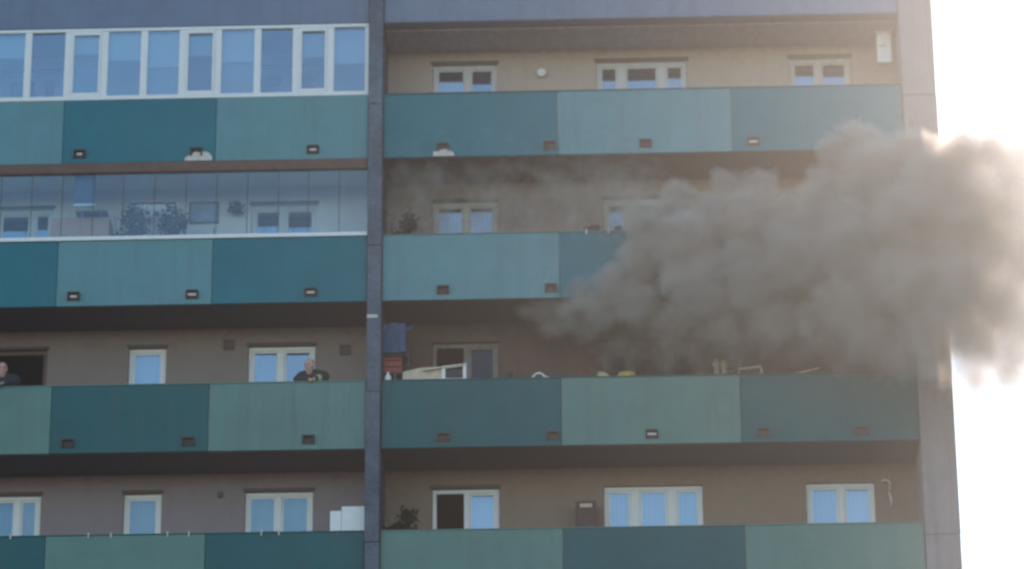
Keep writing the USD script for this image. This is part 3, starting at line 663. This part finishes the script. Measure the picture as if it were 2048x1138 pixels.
prof = np.array([(0, 0), (.085, 0), (.075, .02), (.02, .05), (.012, .07), (0, .07)])
m = trimesh.creation.revolve(prof, sections=14); m.apply_translation((c[0], .18, r2 + .005))
t = thing('candle_holder', 'small dark holder on the sill below the framed picture', 'holder'); obj('base', m, M['dark'], t)
m = trimesh.creation.cylinder(.009, .2, sections=8); m.apply_translation((c[0], .18, r2 + .176)); obj('stem', m, M['dark'], t)

# ------------------------------------------------------------------ people
def hull_chain(js, chains):
    """One continuous body: joints {name: (point, radius)}, chains of names; hulls of neighbouring spheres, joined and smoothed."""
    parts = []
    for ch in chains:
        for a, b in zip(ch[:-1], ch[1:]):
            s = []
            for n_ in (a, b):
                p, r = js[n_]; sp = manifold3d.Manifold.sphere(1.0, 14)
                rr = r if hasattr(r, '__len__') else (r, r, r)
                s.append(sp.scale(tuple(map(float, rr))).translate(tuple(map(float, p))))
            parts.append(manifold3d.Manifold.batch_hull(s))
    return manifold3d.Manifold.batch_boolean(parts, manifold3d.OpType.Add)

def smoothed(mf, edge=.025, it=6):
    mm = mf.refine_to_length(edge).to_mesh(); m = trimesh.Trimesh(mm.vert_properties[:, :3], mm.tri_verts)
    trimesh.smoothing.filter_taubin(m, iterations=it); return m

def hand(js, chains, side, wrist, direction, across, key):
    """Palm, four fingers of unequal length and a thumb, slightly curled, laid from the wrist along direction."""
    w, d, a = (np.asarray(v, float) for v in (wrist, direction, across)); d /= np.linalg.norm(d); a /= np.linalg.norm(a); n = np.cross(d, a)
    if n[2] > 0: n = -n
    js[key + 'palm'] = (w + d * .05, (.034, .034, .022)); chains.append((key + 'w', key + 'palm'))
    for i, (o, ln) in enumerate(((-.03, .068), (-.01, .078), (.01, .073), (.029, .058))):
        b = w + d * .085 + a * o
        js[f'{key}{i}a'] = (b, .0105); js[f'{key}{i}b'] = (b + d * ln * .5 + n * .006, .0095); js[f'{key}{i}c'] = (b + d * ln * .85 + n * .028, .008)
        chains += [(key + 'palm', f'{key}{i}a', f'{key}{i}b', f'{key}{i}c')]
    b = w + d * .035 - a * .032
    js[key + 'ta'] = (b, .012); js[key + 'tb'] = (b - a * .022 + d * .03, .011); js[key + 'tc'] = (b - a * .028 + d * .058 + n * .006, .009)
    chains += [(key + 'palm', key + 'ta', key + 'tb', key + 'tc')]

def person(label, x, Y, k, head, face, elbows, wrists, sweater='jacket', hair='hair', vest=True, lean=.01):
    """A standing figure leaning its forearms on the parapet. head: the head's centre, face: where it looks."""
    z0 = fl(k); hd = np.array(head, float); face = np.array(face, float); face /= np.linalg.norm(face)
    hip = np.array([x, Y + .10, z0 + .93]); chest = np.array([hd[0] + lean, hd[1] + .13, hd[2] - .29]); neck = hd + [0, .035, -.13]
    sh = [chest + [-.19, -.01, .13], chest + [.19, -.01, .13]]
    js = {'hip': (hip, (.17, .12, .12)), 'waist': ((hip + chest) / 2, (.155, .105, .12)), 'chest': (chest, (.185, .12, .16)), 'neckb': (chest + [0, -.03, .17], .075), 'neck': (neck + [0, 0, .02], .056)}
    ch = [('hip', 'waist', 'chest', 'neckb')]
    for i, s in enumerate((-1, 1)):
        js[f's{i}'] = (sh[i], .075); js[f'e{i}'] = (np.array(elbows[i]), .048); js[f'{i}w'] = (np.array(wrists[i]), .031)
        ch += [('chest', f's{i}'), ('neckb', f's{i}'), (f's{i}', f'e{i}', f'{i}w')]
        hp = hip + [s * .09, 0, -.06]; kn = np.array([x + s * .11, Y + .07, z0 + .49]); an = np.array([x + s * .12, Y + .13, z0 + .09])
        js[f'h{i}'] = (hp, .095); js[f'k{i}'] = (kn, .062); js[f'a{i}'] = (an, .044); js[f't{i}'] = (an + [s * .02, -.17, -.055], .034); js[f'q{i}'] = (an + [0, .04, -.05], .038)
        ch += [('hip', f'h{i}'), (f'h{i}', f'k{i}', f'a{i}'), (f'q{i}', f't{i}'), (f'a{i}', f'q{i}'), (f'a{i}', f't{i}')]
    cloth_js, cloth_ch = dict(js), list(ch)
    up = np.array([0, 0, 1.0]); sd = np.cross(face, up); sd /= np.linalg.norm(sd)
    bj = dict(js); bch = list(ch) + [('neckb', 'neck')]
    bj['skull'] = (hd + [0, 0, .035] - face * .012, (.078, .088, .088)); bj['jaw'] = (hd + face * .030 - up * .062, (.050, .050, .042)); bj['brow'] = (hd + face * .05 + up * .03, .045)
    bj['n1'] = (hd + face * .088 + up * .012, .010); bj['n2'] = (hd + face * .108 - up * .020, .014)
    for i, s in enumerate((-1, 1)): bj[f'ear{i}'] = (hd + sd * s * .080 - up * .005, (.012, .022, .032)); bch.append(('skull', f'ear{i}'))
    bch += [('neck', 'skull'), ('neck', 'jaw'), ('skull', 'jaw'), ('skull', 'brow'), ('brow', 'jaw'), ('brow', 'n1', 'n2')]
    for i, s in enumerate((-1, 1)):
        d = np.array(wrists[i]) - np.array(elbows[i]); hand(bj, bch, s, wrists[i], d, np.cross(d, up) * -s, f'{i}')
    t = thing('person', label, 'person', loc=None)
    body = obj('body', smoothed(hull_chain(bj, bch), .018, 5), M['skin'], t, smooth=True)
    grow = lambda j, names, e: {n_: (j[n_][0], tuple(np.array(j[n_][1]) + e) if hasattr(j[n_][1], '__len__') else j[n_][1] + e) for n_ in names}
    top = [c for c in cloth_ch if not any(n_[0] in 'hkatq' and n_ not in ('hip',) for n_ in c)]
    names = {n_ for c in top for n_ in c}; tj = grow(cloth_js, names, .022)
    for i in (0, 1):                                        # sleeves end a hand's breadth above the wrist
        p, r = tj[f'{i}w']; e = np.array(elbows[i]); tj[f'{i}w'] = (e + (np.array(wrists[i]) - e) * .97, r)
    obj('jacket', smoothed(hull_chain(tj, top), .03, 6), M[sweater], t, smooth=True)
    leg = [('hip', 'h0', 'k0', 'a0'), ('hip', 'h1', 'k1', 'a1')]; obj('trousers', smoothed(hull_chain(grow(cloth_js, {n_ for c in leg for n_ in c}, .018), leg), .03, 6), M['trousers'], t, smooth=True)
    for i in (0, 1):
        q = [(f'q{i}', f't{i}'), (f'a{i}', f'q{i}'), (f'a{i}', f't{i}')]; obj('shoe', smoothed(hull_chain(grow(cloth_js, {f'q{i}', f't{i}', f'a{i}'}, .012), q), .03, 3), M['dark'], t, smooth=True)
    hj = {'a': (hd + [0, .0, .062] - face * .030, (.078, .084, .072)), 'b': (hd - face * .055 + up * .0, (.068, .05, .06))}
    obj('hair', smoothed(hull_chain(hj, [('a', 'b')]), .02, 3), M[hair], t, smooth=True)
    for s in (-1, 1):
        e = trimesh.creation.icosphere(2, .012); e.apply_translation(hd + face * .088 + sd * s * .033 + up * .014); obj('eye', e, M['eye'], t)
    mth = trimesh.creation.icosphere(2, 1.0); mth.vertices = mth.vertices * .006 + np.outer(mth.vertices @ np.ones(3) * 0, up) + hd + face * .083 - up * .052
    mth.vertices = mth.vertices + np.outer((mth.vertices - mth.vertices.mean(0)) @ sd, sd) * 3; obj('mouth', mth, M['lip'], t)
    if vest:
        for i in (0, 1):
            e, w_ = np.array(elbows[i]), np.array(wrists[i]); a_, b_ = e + (w_ - e) * .62, e + (w_ - e) * .95
            if i == 1: obj('reflective_cuff', tube([a_, (a_ + b_) / 2, b_], [.070, .064, .060], 12), M['hivis'], t)
    return t
rz = rail(3)
h = at(618, 731, .06)
person('bald man in a black jacket leaning over the parapet before the double window', h[0] + .05, .32, 3, h, (-.35, -.9, -.18),
       [(h[0] - .21, .15, rz + .085), (h[0] + .28, .15, rz + .12)], [(h[0] - .02, .05, rz + .05), (h[0] + .13, .03, rz + .055)], hair='skin', lean=.06)
h = at(5, 738, .16)
person('person in dark clothes at the open dark doorway on the far left', h[0] - .02, .42, 3, h, (.2, -.95, -.1),
       [(h[0] - .30, .2, rz + .16), (h[0] + .27, .16, rz + .14)], [(h[0] - .14, -.02, rz + .05), (h[0] + .08, -.03, rz + .05)], vest=False)

# ------------------------------------------------------------------ smoke
# (pixel x, pixel y, radius in pixels at the facade, y of the centre in metres, density)
PUFFS = [(1060, 612, 32, .35, .42), (1085, 608, 42, .28, .46), (1138, 620, 50, .2, .6), (1200, 605, 54, .0, .7), (1880, 345, 76, .4, 1), (1905, 440, 100, .4, 1), (1910, 560, 100, .4, .9), (1915, 660, 80, .4, .8), (1928, 318, 66, -1.5, 1), (1990, 316, 66, -1.5, 1), (2048, 335, 80, -1.6, 1), (1105, 602, 38, .2, .6), (1110, 640, 34, .5, .5), (1165, 598, 40, .0, .8), (1180, 645, 46, .3, .5), (1225, 570, 46, -.25, .9),
         (1275, 520, 54, -.45, 1), (1265, 600, 60, -.2, .8), (1300, 447, 52, -.6, 1), (1350, 412, 52, -.7, 1), (1370, 490, 76, -.8, 1), (1450, 366, 36, -.8, 1), (1430, 430, 50, -.9, 1),
         (1510, 372, 42, -.9, 1), (1500, 440, 70, -1.0, 1), (1575, 440, 56, -.9, .9), (1640, 372, 48, -1.0, 1), (1640, 430, 66, -1.1, 1), (1672, 310, 48, -1.0, 1), (1702, 256, 34, -1.0, .9),
         (1745, 285, 50, -1.1, 1), (1760, 360, 84, -1.3, 1), (1825, 305, 50, -1.3, 1), (1860, 350, 70, -1.4, 1), (1240, 690, 60, .6, .24), (1330, 700, 66, .6, .26), (1930, 330, 52, -1.5, .8), (1985, 338, 56, -1.5, .8), (2045, 360, 62, -1.6, .8),
         (1840, 440, 110, -1.5, 1), (1960, 430, 100, -1.6, .9), (2070, 440, 100, -1.7, .8), (1400, 570, 84, -.7, .9), (1500, 545, 84, -.9, 1), (1600, 520, 96, -1.1, 1), (1710, 490, 100, -1.3, 1),
         (1720, 590, 96, -1.2, .8), (1820, 560, 100, -1.4, .9), (1920, 560, 100, -1.5, .8), (2010, 560, 100, -1.5, .7), (2100, 560, 110, -1.6, .7),
         (1340, 640, 54, -.2, .55), (1440, 645, 62, -.4, .55), (1390, 690, 44, .2, .35), (1540, 640, 74, -.6, .6), (1640, 645, 74, -.8, .6), (1480, 700, 48, .1, .3), (1600, 705, 50, -.2, .3), (1740, 665, 80, -1.0, .6),
         (1850, 655, 80, -1.2, .6), (1700, 725, 46, -.4, .3), (1790, 715, 60, -.8, .45), (1865, 725, 56, -1.0, .5), (1940, 680, 84, -1.3, .6), (2030, 670, 90, -1.4, .6), (1950, 735, 56, -1.2, .7), (2035, 740, 60, -1.3, .7),
         (2190, 420, 140, -1.8, .8), (840, 395, 110, .62, .15), (985, 400, 110, .62, .15), (1120, 395, 105, .55, .17), (1230, 385, 95, .35, .2), (1260, 410, 80, -.1, .24), (1985, 300, 100, -1.5, .42), (2060, 290, 90, -1.6, .42), (1960, 775, 60, -1.2, .35), (2040, 790, 60, -1.3, .35), (1270, 680, 60, .7, .2), (1400, 710, 64, .65, .22), (1540, 705, 66, .6, .24), (1660, 710, 66, .5, .27), (1780, 700, 66, .4, .32), (2060, 510, 110, -1.6, 1), (1905, 395, 88, -1.4, 1), (1905, 485, 92, -1.4, 1), (1900, 620, 84, -1.3, .9), (1970, 700, 72, -1.3, .7), (2050, 705, 76, -1.4, .7), (2020, 400, 80, -1.6, 1),  (1990, 480, 100, -1.5, 1), (2000, 610, 100, -1.4, .9), (2080, 640, 100, -1.5, .9), (2200, 580, 150, -1.8, .6), (2120, 690, 90, -1.6, .5), (2320, 400, 150, -2.0, .4), (2340, 540, 150, -2.0, .4)]
SMOKE_DENSITY, SMOKE_COL = 5.0, (0.975, 0.985, 1.0)
cells = [(-9.0, 1.15), (1.15, 2.75), (2.75, 4.35), (4.35, 5.95), (5.95, 7.6), (7.6, 14.0)]
PC = []
for px, py, r, Y, d in PUFFS:
    if px > 1650: Y -= 0.9 * min(1.0, (px - 1650) / 250)          # the plume drifts forward as it leaves the balcony
    R = r * 1.16 * (60.0 + Y) / FPX
    PC.append((at(px, py, Y), R, d))
WARP, GROW = 0.36, 0.20

def smoke_material(name, near):
    N = {'g': ('geometry', {}), 'dr': ('vector_math', {'math_type': 'add', 'vector2': (3.7, 1.3, 8.1)}),
         'n1': ('noise_texture', {'scale': 1.15, 'detail': 3.0, 'roughness': 0.55}), 's1': ('vector_math', {'math_type': 'subtract', 'vector2': (.5, .5, .5)}), 'm1': ('vector_math', {'math_type': 'scale', 'scale': WARP * 2}),
         'wp': ('vector_math', {'math_type': 'add'}),
         'n2': ('noise_texture', {'scale': 2.6, 'detail': 4.0, 'roughness': 0.6})}
    K = [('g.position', 'dr.vector1'), ('dr.vector', 'n1.vector'), ('n1.color', 's1.vector1'), ('s1.vector', 'm1.vector1'), ('g.position', 'wp.vector1'), ('m1.vector', 'wp.vector2'), ('g.position', 'n2.vector')]
    last = None
    for i, (c, R, d) in enumerate(near):
        N[f'd{i}'] = ('vector_math', {'math_type': 'distance', 'vector2': tuple(map(float, c))})
        # d * (1 - dist / R): a puff of lower density is also softer
        N[f'f{i}'] = ('math', {'math_type': 'multiply_add', 'value2': -d / R, 'value3': d})
        K += [('wp.vector', f'd{i}.vector1'), (f'd{i}.value', f'f{i}.value1')]
        if last is None: last = f'f{i}.value'
        else:
            N[f'x{i}'] = ('math', {'math_type': 'smoothmax', 'value3': 0.08})
            K += [(last, f'x{i}.value1'), (f'f{i}.value', f'x{i}.value2')]; last = f'x{i}.value'
    N['er'] = ('math', {'math_type': 'multiply_add', 'value2': 0.60, 'value3': -0.31})
    N['ad'] = ('math', {'math_type': 'add'})
    N['mr'] = ('map_range', {'range_type': 'smoothstep', 'from_min': 0.0, 'from_max': 0.62, 'to_min': 0.0, 'to_max': SMOKE_DENSITY, 'clamp': True})
    N['sx'] = ('separate_xyz', {}); N['th'] = ('map_range', {'range_type': 'smoothstep', 'from_min': 5.4, 'from_max': 7.6, 'to_min': 1.0, 'to_max': 0.27, 'clamp': True}); N['tm'] = ('math', {'math_type': 'multiply'}); N['tn'] = ('math', {'math_type': 'multiply'}); N['tm2'] = ('math', {'math_type': 'maximum'}); N['tq'] = ('map_range', {'range_type': 'smoothstep', 'from_min': 5.0, 'from_max': 6.4, 'to_min': 0.0, 'to_max': 1.0, 'clamp': True}); N['tz'] = ('map_range', {'range_type': 'smoothstep', 'from_min': -4.3, 'from_max': -2.6, 'to_min': 0.38, 'to_max': 1.0, 'clamp': True})   # the plume thins as it drifts clear of the building
    N['w1'] = ('math', {'math_type': 'multiply', 'value2': 0.75}); N['w2'] = ('math', {'math_type': 'multiply', 'value2': 0.25})
    N['va'] = ('principled_volume', {'color': SMOKE_COL, 'anisotropy': -0.62}); N['vb'] = ('principled_volume', {'color': (0.99, 0.89, 0.76), 'anisotropy': 0.66})
    N['v'] = ('add_closure', {})
    K += [('n2.fac', 'er.value1'), (last, 'ad.value1'), ('er.value', 'ad.value2'), ('ad.value', 'mr.value'), ('g.position', 'sx.vector'), ('sx.x', 'th.value'), ('mr.result', 'tm.value1'), ('th.result', 'tm.value2'), ('sx.z', 'tz.value'), ('tm.value', 'tn.value1'), ('sx.x', 'tq.value'), ('tz.result', 'tm2.value1'), ('tq.result', 'tm2.value2'), ('tm2.value', 'tn.value2'), ('tn.value', 'w1.value1'), ('tn.value', 'w2.value1'), ('w1.value', 'va.density'), ('w2.value', 'vb.density'), ('va.volume', 'v.closure1'), ('vb.volume', 'v.closure2')]
    return usdkit.material(stage, L + name, N, K, volume='v.closure')

smoke = thing('smoke', 'thick grey smoke billowing from the balcony past the corner of the building', 'smoke', kind='stuff')
balls = [(manifold3d.Manifold.sphere(R + GROW, 18).translate(tuple(map(float, c)))) for c, R, d in PC]
for ci, (x0, x1) in enumerate(cells):
    near = [(c, R, d) for c, R, d in PC if c[0] + R + 1.2 > x0 and c[0] - R - 1.2 < x1]
    mf = manifold3d.Manifold.batch_boolean([b for b, (c, R, d) in zip(balls, PC) if c[0] + R + GROW > x0 and c[0] - R - GROW < x1], manifold3d.OpType.Add)
    mf = mf ^ manifold3d.Manifold.cube((x1 - x0 - .002, 12, 20)).translate((x0, -10.5, -12))
    obj('smoke_puff', mf, smoke_material(f'smoke_{ci}', near), smoke, smooth=False, kind='stuff')

# ------------------------------------------------------------------ added air volume that imitates veil glare in the lens from the low sun
hz = usdkit.material(stage, L + 'glare_veil_air', {'v': ('principled_volume', {'color': (0.80, 0.88, 1.0), 'density': 0.00056, 'anisotropy': 0.84})}, [], volume='v.volume')
obj('glare_haze', bx(-450, 450, -450, 450, GROUND - 1.6, 6.0), hz, smooth=False, kind='stuff')
